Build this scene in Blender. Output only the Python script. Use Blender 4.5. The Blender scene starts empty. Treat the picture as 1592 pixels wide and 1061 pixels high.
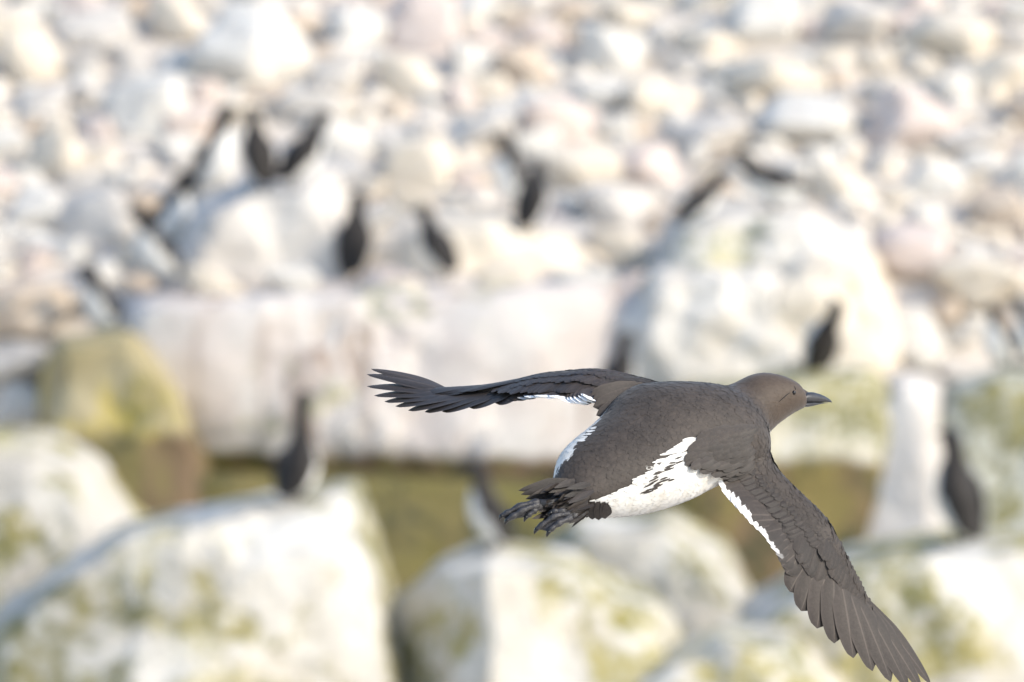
import bpy, bmesh, math, random
from mathutils import Vector, Matrix, noise
from mathutils.kdtree import KDTree
from mathutils.bvhtree import BVHTree

# ------------------------------------------------------------------ camera, sky, sun, exposure
S = bpy.context.scene
COL = S.collection
R = math.radians
PITCH = R(6.0)
H = 9.6
F = 26533.0                      # focal length in photo pixels (600 mm on a 36 mm sensor)
D0 = 17.5                        # distance of the flying bird
EXPOSURE = 0.97
SUN_DIR = Vector((0.74, -0.36, 0.57)).normalized()
SUN_EL = math.asin(SUN_DIR.z)

cam = bpy.data.cameras.new('camera')
cam.sensor_fit = 'HORIZONTAL'; cam.sensor_width = 36.0
cam.lens = F * 36.0 / 1592.0
cam.clip_start = 0.5; cam.clip_end = 3000
cam.dof.use_dof = True
cam.dof.focus_distance = D0
cam.dof.aperture_fstop = 20.5
cam_o = bpy.data.objects.new('camera', cam); COL.objects.link(cam_o)
cam_o.location = (0, 0, H); cam_o.rotation_euler = (R(90) - PITCH, 0, 0)
S.camera = cam_o

world = bpy.data.worlds.new('World'); S.world = world; world.use_nodes = True
wt = world.node_tree
sky = wt.nodes.new('ShaderNodeTexSky'); sky.sky_type = 'NISHITA'; sky.sun_disc = False
sky.sun_elevation = SUN_EL
sky.sun_rotation = math.atan2(SUN_DIR.x, SUN_DIR.y)
wt.links.new(sky.outputs[0], wt.nodes['Background'].inputs[0])
wt.nodes['Background'].inputs[1].default_value = 0.15

sun = bpy.data.lights.new('sun', 'SUN'); sun.energy = 2.1; sun.angle = R(0.5); sun.color = (1.0, 0.91, 0.76)
sun_o = bpy.data.objects.new('sun', sun); COL.objects.link(sun_o)
sun_o.rotation_euler = SUN_DIR.to_track_quat('Z', 'Y').to_euler()
sun_o.location = (20, -20, 40)

S.view_settings.view_transform = 'Standard'
S.view_settings.look = 'None'
S.view_settings.gamma = 1.0
S.view_settings.exposure = EXPOSURE

# ------------------------------------------------------------------ helpers
FWD = Vector((0, math.cos(PITCH), -math.sin(PITCH)))
UP = Vector((0, math.sin(PITCH), math.cos(PITCH)))
RIGHT = Vector((1, 0, 0))
CAM = Vector((0, 0, H))

def P(px, py, d):
    return CAM + FWD * d + RIGHT * ((px - 796) / F * d) + UP * ((530.5 - py) / F * d)

def ray(px, py):
    return (FWD + RIGHT * ((px - 796) / F) + UP * ((530.5 - py) / F))

def tag(o, label=None, cat=None, group=None, kind=None):
    if label: o['label'] = label
    if cat: o['category'] = cat
    if group: o['group'] = group
    if kind: o['kind'] = kind
    return o

def empty(name, loc, parent=None):
    o = bpy.data.objects.new(name, None); COL.objects.link(o)
    o.location = loc; o.empty_display_size = 0.1
    if parent: o.parent = parent
    return o

def mesh_obj(name, me, mats, parent=None, loc=(0, 0, 0), smooth=True):
    for m in (mats if isinstance(mats, (list, tuple)) else [mats]):
        me.materials.append(m)
    if smooth:
        me.polygons.foreach_set('use_smooth', [True] * len(me.polygons))
    o = bpy.data.objects.new(name, me); COL.objects.link(o)
    o.location = loc
    if parent: o.parent = parent
    return o

def copy_tree(o, parent=None):
    c = o.copy(); COL.objects.link(c)
    if parent: c.parent = parent
    for ch in list(o.children):
        copy_tree(ch, c)
    return c

def lerp(a, b, t): return a + (b - a) * t

def catmull(vals, t):
    """vals: list of equal-length tuples, t in 0..len-1"""
    n = len(vals); i = min(int(t), n - 2); f = t - i
    p0 = vals[max(i - 1, 0)]; p1 = vals[i]; p2 = vals[i + 1]; p3 = vals[min(i + 2, n - 1)]
    return [0.5 * (2*b + (c - a)*f + (2*a - 5*b + 4*c - d)*f*f + (3*b - a - 3*c + d)*f**3)
            for a, b, c, d in zip(p0, p1, p2, p3)]

def piecewise(tab, x):
    if x <= tab[0][0]: return tab[0][1]
    for (x0, y0), (x1, y1) in zip(tab, tab[1:]):
        if x <= x1: return lerp(y0, y1, (x - x0) / (x1 - x0))
    return tab[-1][1]

# ------------------------------------------------------------------ materials
class NT:
    def __init__(self, name):
        self.m = bpy.data.materials.new(name); self.m.use_nodes = True
        self.t = self.m.node_tree; self.b = self.t.nodes['Principled BSDF']
    def n(self, kind, **kw):
        x = self.t.nodes.new(kind)
        for k, v in kw.items():
            if k in ('operation', 'blend_type', 'data_type', 'attribute_name', 'noise_dimensions', 'wave_type', 'bands_direction', 'feature'):
                setattr(x, k, v)
            else:
                x.inputs[k].default_value = v
        return x
    def l(self, a, b): self.t.links.new(a, b)
    def math(self, op, a, b=None, clamp=False):
        x = self.t.nodes.new('ShaderNodeMath'); x.operation = op; x.use_clamp = clamp
        for i, v in enumerate((a, b)):
            if v is None: continue
            if isinstance(v, (int, float)): x.inputs[i].default_value = v
            else: self.l(v, x.inputs[i])
        return x.outputs[0]
    def mix(self, fac, a, b):
        x = self.t.nodes.new('ShaderNodeMix'); x.data_type = 'RGBA'
        for s, v in ((x.inputs[0], fac), (x.inputs[6], a), (x.inputs[7], b)):
            if isinstance(v, (int, float)): s.default_value = v
            elif isinstance(v, tuple): s.default_value = (*v, 1)
            else: self.l(v, s)
        return x.outputs[2]
    def noise(self, co, scale, detail=4, rough=0.6, dist=0.0):
        x = self.t.nodes.new('ShaderNodeTexNoise')
        x.inputs['Scale'].default_value = scale; x.inputs['Detail'].default_value = detail
        x.inputs['Roughness'].default_value = rough; x.inputs['Distortion'].default_value = dist
        self.l(co, x.inputs['Vector']); return x.outputs['Fac']
    def step(self, v, lo, hi):
        x = self.t.nodes.new('ShaderNodeMapRange'); x.interpolation_type = 'SMOOTHSTEP'
        x.inputs['From Min'].default_value = lo; x.inputs['From Max'].default_value = hi
        self.l(v, x.inputs['Value']); return x.outputs['Result']
    def attr(self, name):
        x = self.t.nodes.new('ShaderNodeAttribute'); x.attribute_name = name; return x
    def coords(self, shift=True):
        tc = self.t.nodes.new('ShaderNodeTexCoord')
        if not shift: return tc.outputs['Object']
        oi = self.t.nodes.new('ShaderNodeObjectInfo')
        v = self.t.nodes.new('ShaderNodeVectorMath'); v.operation = 'MULTIPLY_ADD'
        cx = self.t.nodes.new('ShaderNodeCombineXYZ')
        for i in range(3): self.l(oi.outputs['Random'], cx.inputs[i])
        self.l(cx.outputs[0], v.inputs[0]); v.inputs[1].default_value = (37, 91, 53)
        self.l(tc.outputs['Object'], v.inputs[2])
        return v.outputs[0]
    def bump(self, h, strength, dist):
        x = self.t.nodes.new('ShaderNodeBump'); x.inputs['Strength'].default_value = strength
        x.inputs['Distance'].default_value = dist
        self.l(h, x.inputs['Height']); self.l(x.outputs[0], self.b.inputs['Normal'])

ALB = 1.04                       # weathered granite, guano stained
def rock_mat(name, c1, c2, lichen=None, amount=0.0, lscale=3.0, tide=None, lichen2=None, algae=(0.115, 0.098, 0.022), streak=0.0, rough=0.85):
    c1 = tuple(x * ALB for x in c1); c2 = tuple(x * ALB for x in c2)
    k = NT(name); co = k.coords()
    a = k.noise(co, 3.2, 5, 0.6)
    col = k.mix(k.step(a, 0.35, 0.65), c1, c2)
    sp = k.noise(co, 38, 3, 0.7)
    col = k.mix(k.math('MULTIPLY', k.step(sp, 0.52, 0.72), 0.45), col, tuple(x * 0.55 for x in c1))
    if streak:
        m = k.t.nodes.new('ShaderNodeMapping'); m.inputs['Scale'].default_value = (7.0, 7.0, 0.45)
        k.l(co, m.inputs['Vector'])
        st = k.noise(m.outputs[0], 1.0, 3, 0.5, 0.4)
        col = k.mix(k.math('MULTIPLY', k.step(st, 0.56, 0.72), streak), col, (0.27, 0.17, 0.11))
    if lichen:
        li = k.noise(co, lscale, 5, 0.62, 0.3)
        fac = k.step(li, 0.66 - amount, 0.72 - amount)
        fine = k.noise(co, lscale * 9, 3, 0.6)
        fac = k.math('MULTIPLY', fac, k.step(fine, 0.3, 0.6))
        lc = k.mix(k.step(k.noise(co, lscale * 1.7, 2), 0.4, 0.6), lichen, (lichen[0] * 0.55, lichen[1] * 0.62, lichen[2] * 0.8))
        col = k.mix(k.math('MULTIPLY', fac, 0.9), col, lc)
    if lichen2:
        fac = k.math('MULTIPLY', k.step(k.noise(k.coords(), lscale * 0.8, 5, 0.65, 0.4), 0.54, 0.66), k.step(k.noise(co, lscale * 7, 3), 0.32, 0.58))
        col = k.mix(k.math('MULTIPLY', fac, 0.8), col, lichen2)
    if tide is not None:
        g = k.t.nodes.new('ShaderNodeNewGeometry')
        sx = k.t.nodes.new('ShaderNodeSeparateXYZ'); k.l(g.outputs['Position'], sx.inputs[0])
        wob = k.noise(co, 2.2, 4, 0.6)
        z = k.math('ADD', sx.outputs['Z'], k.math('MULTIPLY', k.math('SUBTRACT', wob, 0.5), 0.22))
        wet = k.math('SUBTRACT', 1.0, k.step(z, tide - 0.025, tide + 0.03))
        m2 = k.t.nodes.new('ShaderNodeMapping'); m2.inputs['Scale'].default_value = (5.0, 5.0, 0.6)
        k.l(co, m2.inputs['Vector'])
        v = k.noise(m2.outputs[0], 1.0, 4, 0.6, 0.3)
        al = k.mix(k.step(v, 0.40, 0.62), algae, (0.15, 0.10, 0.055))
        al = k.mix(k.step(k.noise(co, 5.5, 4), 0.5, 0.68), al, (0.055, 0.055, 0.022))
        col = k.mix(wet, col, al)
    k.l(col, k.b.inputs['Base Color'])
    k.b.inputs['Roughness'].default_value = rough
    k.bump(k.noise(co, 26, 6, 0.65), 0.5, 0.02)
    return k.m

WHITE_R = rock_mat('white_stone', (0.60, 0.565, 0.51), (0.71, 0.68, 0.62))
CREAM_R = rock_mat('cream_stone', (0.66, 0.575, 0.455), (0.72, 0.65, 0.545))
GREY_R = rock_mat('grey_stone', (0.54, 0.495, 0.44), (0.65, 0.61, 0.555))
TAN_R = rock_mat('tan_stone', (0.56, 0.44, 0.325), (0.66, 0.56, 0.45))
PINK_R = rock_mat('pinkish_stone', (0.62, 0.50, 0.43), (0.70, 0.615, 0.555))
STONES = [('white', WHITE_R), ('cream', CREAM_R), ('grey', GREY_R), ('tan', TAN_R), ('pinkish', PINK_R)]
STONE_D = dict(STONES)
OLIVE = (0.21, 0.18, 0.025)
YEL = (0.42, 0.33, 0.05)
PALEY = (0.46, 0.42, 0.215)
SLAB_R = rock_mat('streaked_rock', (0.56, 0.495, 0.45), (0.66, 0.615, 0.565), PALEY, 0.08, 1.8, streak=0.8, tide=P(600, 708, 75.35).z, algae=(0.155, 0.128, 0.035))
LICHEN_R = rock_mat('lichen_rock', (0.46, 0.425, 0.36), (0.62, 0.595, 0.54), (0.21, 0.18, 0.035), 0.19, 1.7, lichen2=(0.38, 0.335, 0.15))
LICHEN2_R = rock_mat('pale_lichen_rock', (0.49, 0.45, 0.375), (0.62, 0.59, 0.53), (0.30, 0.25, 0.035), 0.19, 1.7, lichen2=(0.36, 0.315, 0.11))
MUSTARD_R = rock_mat('mustard_lichen_rock', (0.42, 0.385, 0.33), (0.54, 0.51, 0.455), (0.27, 0.22, 0.02), 0.18, 1.6, lichen2=(0.42, 0.39, 0.22))
WASHED_R = rock_mat('washed_rock', (0.52, 0.475, 0.41), (0.64, 0.61, 0.56), PALEY, 0.08, 2.0)
ALGAE_R = rock_mat('algae_rock', (0.155, 0.134, 0.030), (0.180, 0.146, 0.050), (0.075, 0.075, 0.028), 0.18, 2.0, streak=0.3, rough=0.7)
YELLOW_R = rock_mat('yellow_lichen_rock', (0.30, 0.25, 0.13), (0.42, 0.36, 0.22), (0.46, 0.365, 0.07), 0.16, 1.9, tide=P(150, 665, 75.1).z, algae=(0.175, 0.145, 0.05))
OLIVE_R = rock_mat('olive_lichen_rock', (0.50, 0.46, 0.34), (0.66, 0.62, 0.52), (0.27, 0.235, 0.05), 0.22, 2.3, tide=P(1250, 705, 75.0).z, algae=(0.19, 0.15, 0.045), lichen2=(0.42, 0.36, 0.13))
GREEN_R = rock_mat('green_grey_rock', (0.31, 0.32, 0.26), (0.43, 0.43, 0.38), OLIVE, 0.15, 2.0)
SOIL_M = rock_mat('beach_ground', (0.56, 0.495, 0.42), (0.66, 0.60, 0.525), lscale=6.0)
GROUND_M = rock_mat('shingle', (0.66, 0.60, 0.52), (0.72, 0.67, 0.60))

def plumage_mat(name, head=True):
    k = NT(name); co = k.coords(False)
    w = k.attr('white').outputs['Fac']; hd = k.attr('head').outputs['Fac']; tone = k.attr('tone').outputs['Fac']
    n1 = k.noise(co, 260, 4, 0.7)
    n2 = k.noise(co, 45, 3, 0.6)
    dark = k.mix(k.step(n1, 0.3, 0.7), (0.027, 0.0212, 0.0175), (0.046, 0.037, 0.031))
    dark = k.mix(k.step(n2, 0.45, 0.75), dark, (0.050, 0.039, 0.032))
    hcol = k.mix(k.step(n1, 0.3, 0.7), (0.058, 0.041, 0.029), (0.072, 0.052, 0.038))
    col = k.mix(hd, dark, hcol)
    whitec = k.mix(k.step(n2, 0.4, 0.75), (0.66, 0.65, 0.62), (0.57, 0.54, 0.485))
    col = k.mix(k.math('MULTIPLY', k.step(k.noise(co, 16, 4, 0.6), 0.42, 0.7), 0.45), col, (0.060, 0.047, 0.038))
    col = k.mix(k.step(w, 0.25, 0.75), col, whitec)
    mul = k.t.nodes.new('ShaderNodeMix'); mul.data_type = 'RGBA'; mul.blend_type = 'MULTIPLY'
    mul.inputs[0].default_value = 1.0
    k.l(col, mul.inputs[6])
    cmb = k.t.nodes.new('ShaderNodeCombineColor')
    for i in range(3): k.l(tone, cmb.inputs[i])
    k.l(cmb.outputs[0], mul.inputs[7])
    k.l(mul.outputs[2], k.b.inputs['Base Color'])
    k.b.inputs['Roughness'].default_value = 0.62
    k.b.inputs['Specular IOR Level'].default_value = 0.3
    k.b.inputs['Sheen Weight'].default_value = 0.12
    k.b.inputs['Sheen Roughness'].default_value = 0.5
    k.bump(n1, 0.15, 0.001)
    return k.m

def feather_mat(name, FR=0.28, SH=0.28):
    """u across the vane, v from root to tip; tone and tipw ride on the mesh"""
    k = NT(name)
    uv = k.t.nodes.new('ShaderNodeUVMap'); uv.uv_map = 'UVMap'
    sx = k.t.nodes.new('ShaderNodeSeparateXYZ'); k.l(uv.outputs[0], sx.inputs[0])
    u = k.math('ABSOLUTE', k.math('MULTIPLY', k.math('SUBTRACT', sx.outputs['X'], 0.5), 2.0))
    us = k.math('MULTIPLY', k.math('SUBTRACT', sx.outputs['X'], 0.5), 2.0)
    v = sx.outputs['Y']
    tone = k.attr('tone').outputs['Fac']; tipw = k.attr('tipw').outputs['Fac']
    co = k.coords(False)
    n1 = k.noise(co, 300, 3, 0.7)
    col = k.mix(k.step(n1, 0.3, 0.7), (0.031, 0.0240, 0.0198), (0.045, 0.0355, 0.030))
    col = k.mix(k.math('MULTIPLY', k.step(us, -0.2, 0.9), 0.6), col, (0.016, 0.013, 0.0112))     # darker outer vane
    col = k.mix(k.math('MULTIPLY', k.step(u, 0.72, 1.0), FR), col, (0.10, 0.080, 0.067))    # worn paler fringe
    col = k.mix(k.math('MULTIPLY', k.math('SUBTRACT', 1.0, k.step(u, 0.03, 0.09)), SH), col, (0.15, 0.12, 0.10))  # shaft
    wn = k.math('ADD', v, k.math('MULTIPLY', k.math('SUBTRACT', k.noise(co, 220, 2), 0.5), 0.12))
    wf = k.math('MULTIPLY', k.step(wn, 0.83, 0.88), tipw)
    col = k.mix(wf, col, (0.80, 0.79, 0.78))
    mul = k.t.nodes.new('ShaderNodeMix'); mul.data_type = 'RGBA'; mul.blend_type = 'MULTIPLY'; mul.inputs[0].default_value = 1.0
    cmb = k.t.nodes.new('ShaderNodeCombineColor')
    for i in range(3): k.l(tone, cmb.inputs[i])
    k.l(col, mul.inputs[6]); k.l(cmb.outputs[0], mul.inputs[7])
    k.l(mul.outputs[2], k.b.inputs['Base Color'])
    k.b.inputs['Roughness'].default_value = 0.5
    k.b.inputs['Specular IOR Level'].default_value = 0.35
    # barbs: fine slanted ridges
    ph = k.math('ADD', k.math('MULTIPLY', v, 420.0), k.math('MULTIPLY', u, -60.0))
    k.bump(k.math('SINE', ph), 0.25, 0.0004)
    return k.m

def plain_mat(name, c, rough=0.5, bump=None, spec=0.5):
    k = NT(name); co = k.coords(False)
    n = k.noise(co, bump[0] if bump else 120, 3, 0.6)
    k.l(k.mix(k.step(n, 0.3, 0.7), tuple(x * 0.75 for x in c), tuple(min(1, x * 1.25) for x in c)), k.b.inputs['Base Color'])
    k.b.inputs['Roughness'].default_value = rough
    k.b.inputs['Specular IOR Level'].default_value = spec
    if bump: k.bump(n, bump[1], bump[2])
    return k.m

PLUMAGE = plumage_mat('plumage')
FEATHER = feather_mat('flight_feather')
COVERT = feather_mat('wing_coverts', 0.16, 0.06)
BILL = plain_mat('bill_horn', (0.032, 0.033, 0.038), 0.42, (160, 0.3, 0.0008))
FURROW = plain_mat('furrow', (0.012, 0.010, 0.009), 0.8)
EYE = plain_mat('eye', (0.008, 0.006, 0.005), 0.12)
LEG = plain_mat('leg_skin', (0.032, 0.031, 0.034), 0.45, (420, 0.8, 0.0015))
CLAW = plain_mat('claw', (0.012, 0.012, 0.013), 0.25)

# ------------------------------------------------------------------ the ground
def terrain_z(x, y):
    if y < 74.6: z = 0.35
    elif y < 75.6: z = lerp(0.35, 1.85, (y - 74.6))
    elif y < 112: z = 1.85 + (y - 75.6) * 0.27
    else: z = 1.85 + 36.4 * 0.27 + (1 - math.exp(-(y - 112) / 60)) * 9
    if y > 75.6:
        z += 0.10 * (noise.noise(Vector((x * 0.5, y * 0.5, 3.1)))) * min(1, (y - 75.6))
    return z

def build_ground():
    xs = [-400, -200, -90, -40, -20, -12] + [-8 + 0.5 * i for i in range(33)] + [12, 20, 40, 90, 200, 400]
    ys = [-60, -20, 10, 30, 50, 60, 66, 70, 72, 74, 74.6] + [74.8 + 0.2 * i for i in range(5)] + \
         [76 + 0.4 * i for i in range(25)] + [88, 92, 98, 105, 112, 125, 145, 180, 240, 340, 500, 900]
    vs = [(x, y, terrain_z(x, y)) for y in ys for x in xs]
    nx = len(xs)
    fs = [(j * nx + i, j * nx + i + 1, (j + 1) * nx + i + 1, (j + 1) * nx + i) for j in range(len(ys) - 1) for i in range(nx - 1)]
    me = bpy.data.meshes.new('ground'); me.from_pydata(vs, [], fs)
    tag(mesh_obj('ground', me, SOIL_M), kind='structure')
build_ground()

def ground_hit(px, py):
    r = ray(px, py); d = 75.0
    while d < 140:
        p = CAM + r * d
        if p.z <= terrain_z(p.x, p.y): return d, p
        d += 0.02
    return d, p

# ------------------------------------------------------------------ rocks
_ico = {}
def ico(sub):
    if sub not in _ico:
        bm = bmesh.new(); bmesh.ops.create_icosphere(bm, subdivisions=sub, radius=1)
        bm.verts.ensure_lookup_table()
        _ico[sub] = ([v.co.normalized() for v in bm.verts], [tuple(v.index for v in f.verts) for f in bm.faces])
        bm.free()
    return _ico[sub]

def facet_mesh(name, planes, sub=4, p=14, rough=0.02, nscale=3.0, seed=0, offset=Vector((0, 0, 0))):
    """rounded polytope: planes = [(unit normal, distance)]"""
    dirs, faces = ico(sub)
    vs = []
    for d in dirs:
        s = 0.0
        for n, dist in planes:
            q = d.dot(n) / dist
            if q > 0: s += q ** p
        r = s ** (-1.0 / p)
        v = d * r
        q = v * nscale + Vector((seed * 7.3, seed * 3.1, seed * 1.7))
        v = v + d * (rough * (noise.fractal(q, 0.8, 2.1, 5) + 0.6 * noise.noise(q * 0.45)))
        vs.append(v + offset)
    me = bpy.data.meshes.new(name); me.from_pydata(vs, [], faces)
    return me

def cam2world(v):
    return RIGHT * v[0] + UP * v[1] - FWD * v[2]

def boulder(name, pts, d, mat, label, fronts, back=0.6, seed=1, sub=5, tilt=0.12, p=16, rough=0.035, nscale=2.2, group=None, cat='boulder'):
    """pts: outline (convex, clockwise from the left, photo proportions) at distance d; fronts: facet planes
    (x, y, toward-camera, distance in metres)"""
    m = d / F
    cx = sum(q[0] for q in pts) / len(pts); cy = sum(q[1] for q in pts) / len(pts)
    loc = P(cx, cy, d)
    q2 = [((x - cx) * m, (cy - y) * m) for x, y in pts]
    planes = []
    n = len(q2)
    for i in range(n):
        (x0, y0), (x1, y1) = q2[i], q2[(i + 1) % n]
        ex, ey = x1 - x0, y1 - y0
        L = math.hypot(ex, ey)
        nx, ny = -ey / L, ex / L            # clockwise on screen with y up -> outward
        dist = nx * x0 + ny * y0
        if dist < 0: nx, ny, dist = -nx, -ny, -dist
        nn = Vector((nx, ny, tilt)).normalized()
        planes.append((cam2world(nn), max(dist, 0.03)))
    for x, y, z, dist in fronts:
        planes.append((cam2world(Vector((x, y, z)).normalized()), dist))
    planes.append((cam2world(Vector((0, 0.1, -1)).normalized()), back))
    me = facet_mesh(name, planes, sub, p, rough, nscale, seed)
    o = mesh_obj(name, me, mat, None, loc)
    tag(o, label, cat, group)
    return o

F_ = lambda *a: a
std = [(0.05, 0.05, 1, 0.32), (-0.6, 0.3, 0.75, 0.42), (0.65, 0.35, 0.7, 0.42), (0.1, 0.75, 0.65, 0.45), (-0.2, -0.4, 0.9, 0.4)]

# background ledge
boulder('boulder', [(178, 520), (215, 466), (330, 440), (560, 434), (800, 440), (960, 432), (1015, 470), (1035, 600), (1035, 775), (430, 775), (300, 730), (190, 630)], 75.6, SLAB_R,
        'long pinkish white rock face with brown vertical streaks behind the outstretched left wing', [(0.0, 0.1, 1, 0.30), (-0.16, 0.2, 0.95, 0.42), (0.22, 0.15, 0.95, 0.44), (-0.5, 0.2, 0.8, 0.95), (0.45, 0.3, 0.8, 0.85), (0.1, 0.8, 0.6, 0.44), (-0.1, -0.3, 0.9, 0.42)], seed=2, p=30, rough=0.07, sub=6)
boulder('boulder', [(960, 500), (1010, 430), (1130, 408), (1225, 430), (1250, 520), (1240, 640), (960, 640)], 75.6, WASHED_R,
        'pale washed rock left of the leaning black-backed bird on the right', std, seed=4, rough=0.08, nscale=3.2, p=40)
boulder('boulder', [(1015, 430), (1055, 352), (1150, 338), (1250, 338), (1330, 385), (1360, 480), (1015, 510)], 75.85, WASHED_R,
        'whitish rock under the forward-leaning bird and the crouching bird', std, seed=14, rough=0.08, nscale=3.2, p=40)
boulder('boulder', [(1170, 520), (1200, 440), (1290, 395), (1350, 410), (1385, 500), (1388, 620), (1170, 640)], 75.65, CREAM_R,
        'cream rock behind the leaning black-backed bird on the right', std, seed=15, rough=0.08, nscale=3.2, p=40)
boulder('boulder', [(255, 470), (290, 340), (390, 288), (500, 288), (550, 400), (560, 480), (400, 500)], 76.3, GREY_R,
        'grey rounded boulder under the two dark upright birds at upper left', std, seed=5, rough=0.07, p=22)
boulder('boulder', [(550, 470), (570, 390), (640, 352), (760, 345), (890, 372), (975, 430), (980, 500), (700, 520)], 76.3, CREAM_R,
        'low cream boulder behind the dark bird that leans left in the middle', std, seed=6, rough=0.07, p=22)
boulder('boulder', [(78, 700), (320, 716), (700, 742), (1015, 746), (1040, 800), (1020, 1010), (78, 1010)], 75.2, ALGAE_R,
        'dark olive algae covered ledge below the pale rock faces', [(0, 0.05, 1, 0.2), (0.5, 0.2, 0.8, 0.6), (-0.4, 0.2, 0.9, 0.55)], seed=7, tilt=0.05, p=30, rough=0.025)
boulder('boulder', [(72, 590), (92, 532), (200, 530), (290, 635), (330, 740), (330, 820), (72, 820)], 75.1, YELLOW_R,
        'yellow topped algae boulder at the left under a white-breasted bird', [(0.0, 0.1, 1, 0.25), (0.4, 0.1, 0.9, 0.36), (0.1, 0.7, 0.7, 0.42)], seed=8, p=18, rough=0.07)
boulder('boulder', [(1000, 640), (1110, 600), (1230, 578), (1345, 582), (1380, 640), (1375, 760), (1330, 880), (1260, 960), (1000, 980)], 75.0, OLIVE_R,
        'brown and olive boulder behind the flying bird\'s bill and right wing', [(0.1, 0.1, 1, 0.28), (0.6, 0.2, 0.8, 0.45), (-0.5, 0.2, 0.9, 0.42), (0.1, 0.7, 0.7, 0.5)], seed=12, p=22, rough=0.05)
boulder('boulder', [(1320, 800), (1365, 640), (1400, 600), (1455, 615), (1480, 720), (1470, 900), (1310, 940)], 74.9, GREY_R,
        'narrow pale slab standing left of the tall dark bird at right', [(-0.35, 0.1, 1, 0.14), (0.3, 0.1, 0.9, 0.2), (-0.1, 0.7, 0.7, 0.4)], seed=10, p=24)
boulder('boulder', [(1440, 720), (1470, 620), (1540, 585), (1650, 580), (1720, 640), (1720, 960), (1440, 960)], 75.0, GREEN_R,
        'green-grey boulder with an olive patch behind the tall dark bird at right', [(0.0, 0.1, 1, 0.2), (-0.6, 0.2, 0.8, 0.3), (0.1, 0.7, 0.7, 0.42)], seed=11, rough=0.06, p=22)

# foreground rocks
fr2 = [(-0.22, 0.25, 1, 0.42), (0.80, 0.22, 0.6, 0.80), (0.1, 0.85, 0.5, 0.44), (-0.7, 0.25, 0.7, 0.72), (0.35, -0.05, 0.95, 0.47)]
boulder('boulder', [(-160, 692), (52, 684), (122, 724), (335, 960), (400, 1230), (-160, 1230)], 71.8, MUSTARD_R,
        'pale boulder sloping down to the right at the left edge', [(-0.1, 0.3, 1, 0.40), (0.5, 0.45, 0.75, 0.42), (0.2, 0.8, 0.6, 0.5)], seed=21, rough=0.042, nscale=3.6, p=60, sub=6)
boulder('boulder', [(-80, 1030), (195, 836), (420, 790), (536, 776), (574, 880), (655, 1230), (-80, 1230)], 70.6, LICHEN_R,
        'large lichen spotted rock in front with a long-necked dark bird on top', fr2, seed=22, rough=0.042, nscale=3.6, p=60, sub=6)
boulder('boulder', [(588, 985), (690, 892), (760, 866), (870, 882), (1010, 950), (1135, 1230), (588, 1230)], 70.6, LICHEN2_R,
        'lichen patched rock with a shaded left facet at the bottom centre',
        [(-0.85, 0.1, 0.55, 0.33), (0.25, 0.2, 0.95, 0.38), (0.15, 0.8, 0.55, 0.42), (0.7, 0.35, 0.65, 0.52)], seed=23, rough=0.042, nscale=3.6, p=60, sub=6)
boulder('boulder', [(835, 885), (900, 826), (1035, 818), (1112, 868), (1190, 1010), (1200, 1230), (835, 1230)], 71.9, LICHEN_R,
        'pale rock with a sloping right side below the flying bird\'s belly', [(-0.1, 0.15, 1, 0.32), (0.6, 0.35, 0.7, 0.45), (0.05, 0.8, 0.6, 0.52)], seed=24, rough=0.042, nscale=3.6, p=50, sub=6)
boulder('boulder', [(1090, 1040), (1180, 950), (1300, 880), (1480, 848), (1760, 846), (1760, 1230), (1090, 1230)], 71.3, LICHEN2_R,
        'broad cream rock at bottom right behind the wing tip', [(-0.15, 0.2, 1, 0.45), (-0.6, 0.4, 0.7, 0.62), (0.3, 0.3, 0.9, 0.55), (0.0, 0.8, 0.6, 0.5)], seed=25, rough=0.042, nscale=3.6, p=60, sub=6)
boulder('boulder', [(940, 1130), (1040, 1030), (1130, 990), (1225, 1000), (1290, 1070), (1310, 1230), (940, 1230)], 70.2, LICHEN2_R,
        'low yellowish rock at the bottom edge left of the wing tip', [(-0.2, 0.2, 1, 0.25), (0.5, 0.4, 0.75, 0.35)], seed=26, rough=0.042, nscale=3.6, p=50)

OUTL = [[(200, 500), (280, 450), (400, 300), (500, 300), (550, 420), (720, 370), (880, 385), (970, 430), (1060, 350), (1240, 340), (1330, 400), (1375, 600), (200, 700)]]
def inside(px, py, poly):
    c = False; j = len(poly) - 1
    for i in range(len(poly)):
        (xi, yi), (xj, yj) = poly[i], poly[j]
        if (yi > py) != (yj > py) and px < (xj - xi) * (py - yi) / (yj - yi) + xi: c = not c
        j = i
    return c

# ------------------------------------------------------------------ loose stones of the beach
rng = random.Random(11)
def stone_planes(r):
    pl = []
    for _ in range(r.randint(11, 16)):
        v = Vector((r.gauss(0, 1), r.gauss(0, 1), r.gauss(0, 1))).normalized()
        pl.append((v, r.uniform(0.72, 1.0)))
    for v in (Vector((1, 0, 0)), Vector((-1, 0, 0)), Vector((0, 1, 0)), Vector((0, -1, 0)), Vector((0, 0, 1)), Vector((0, 0, -1))):
        pl.append((v, 1.0))
    return pl
STONE_ME = {}
for nm, mt in STONES:
    STONE_ME[nm] = []
    for i in range(6):
        me = facet_mesh('stone', stone_planes(rng), 4, 13, 0.07, 2.0, rng.uniform(0, 50))
        me.materials.append(mt); me.polygons.foreach_set('use_smooth', [True] * len(me.polygons))
        STONE_ME[nm].append(me)

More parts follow.
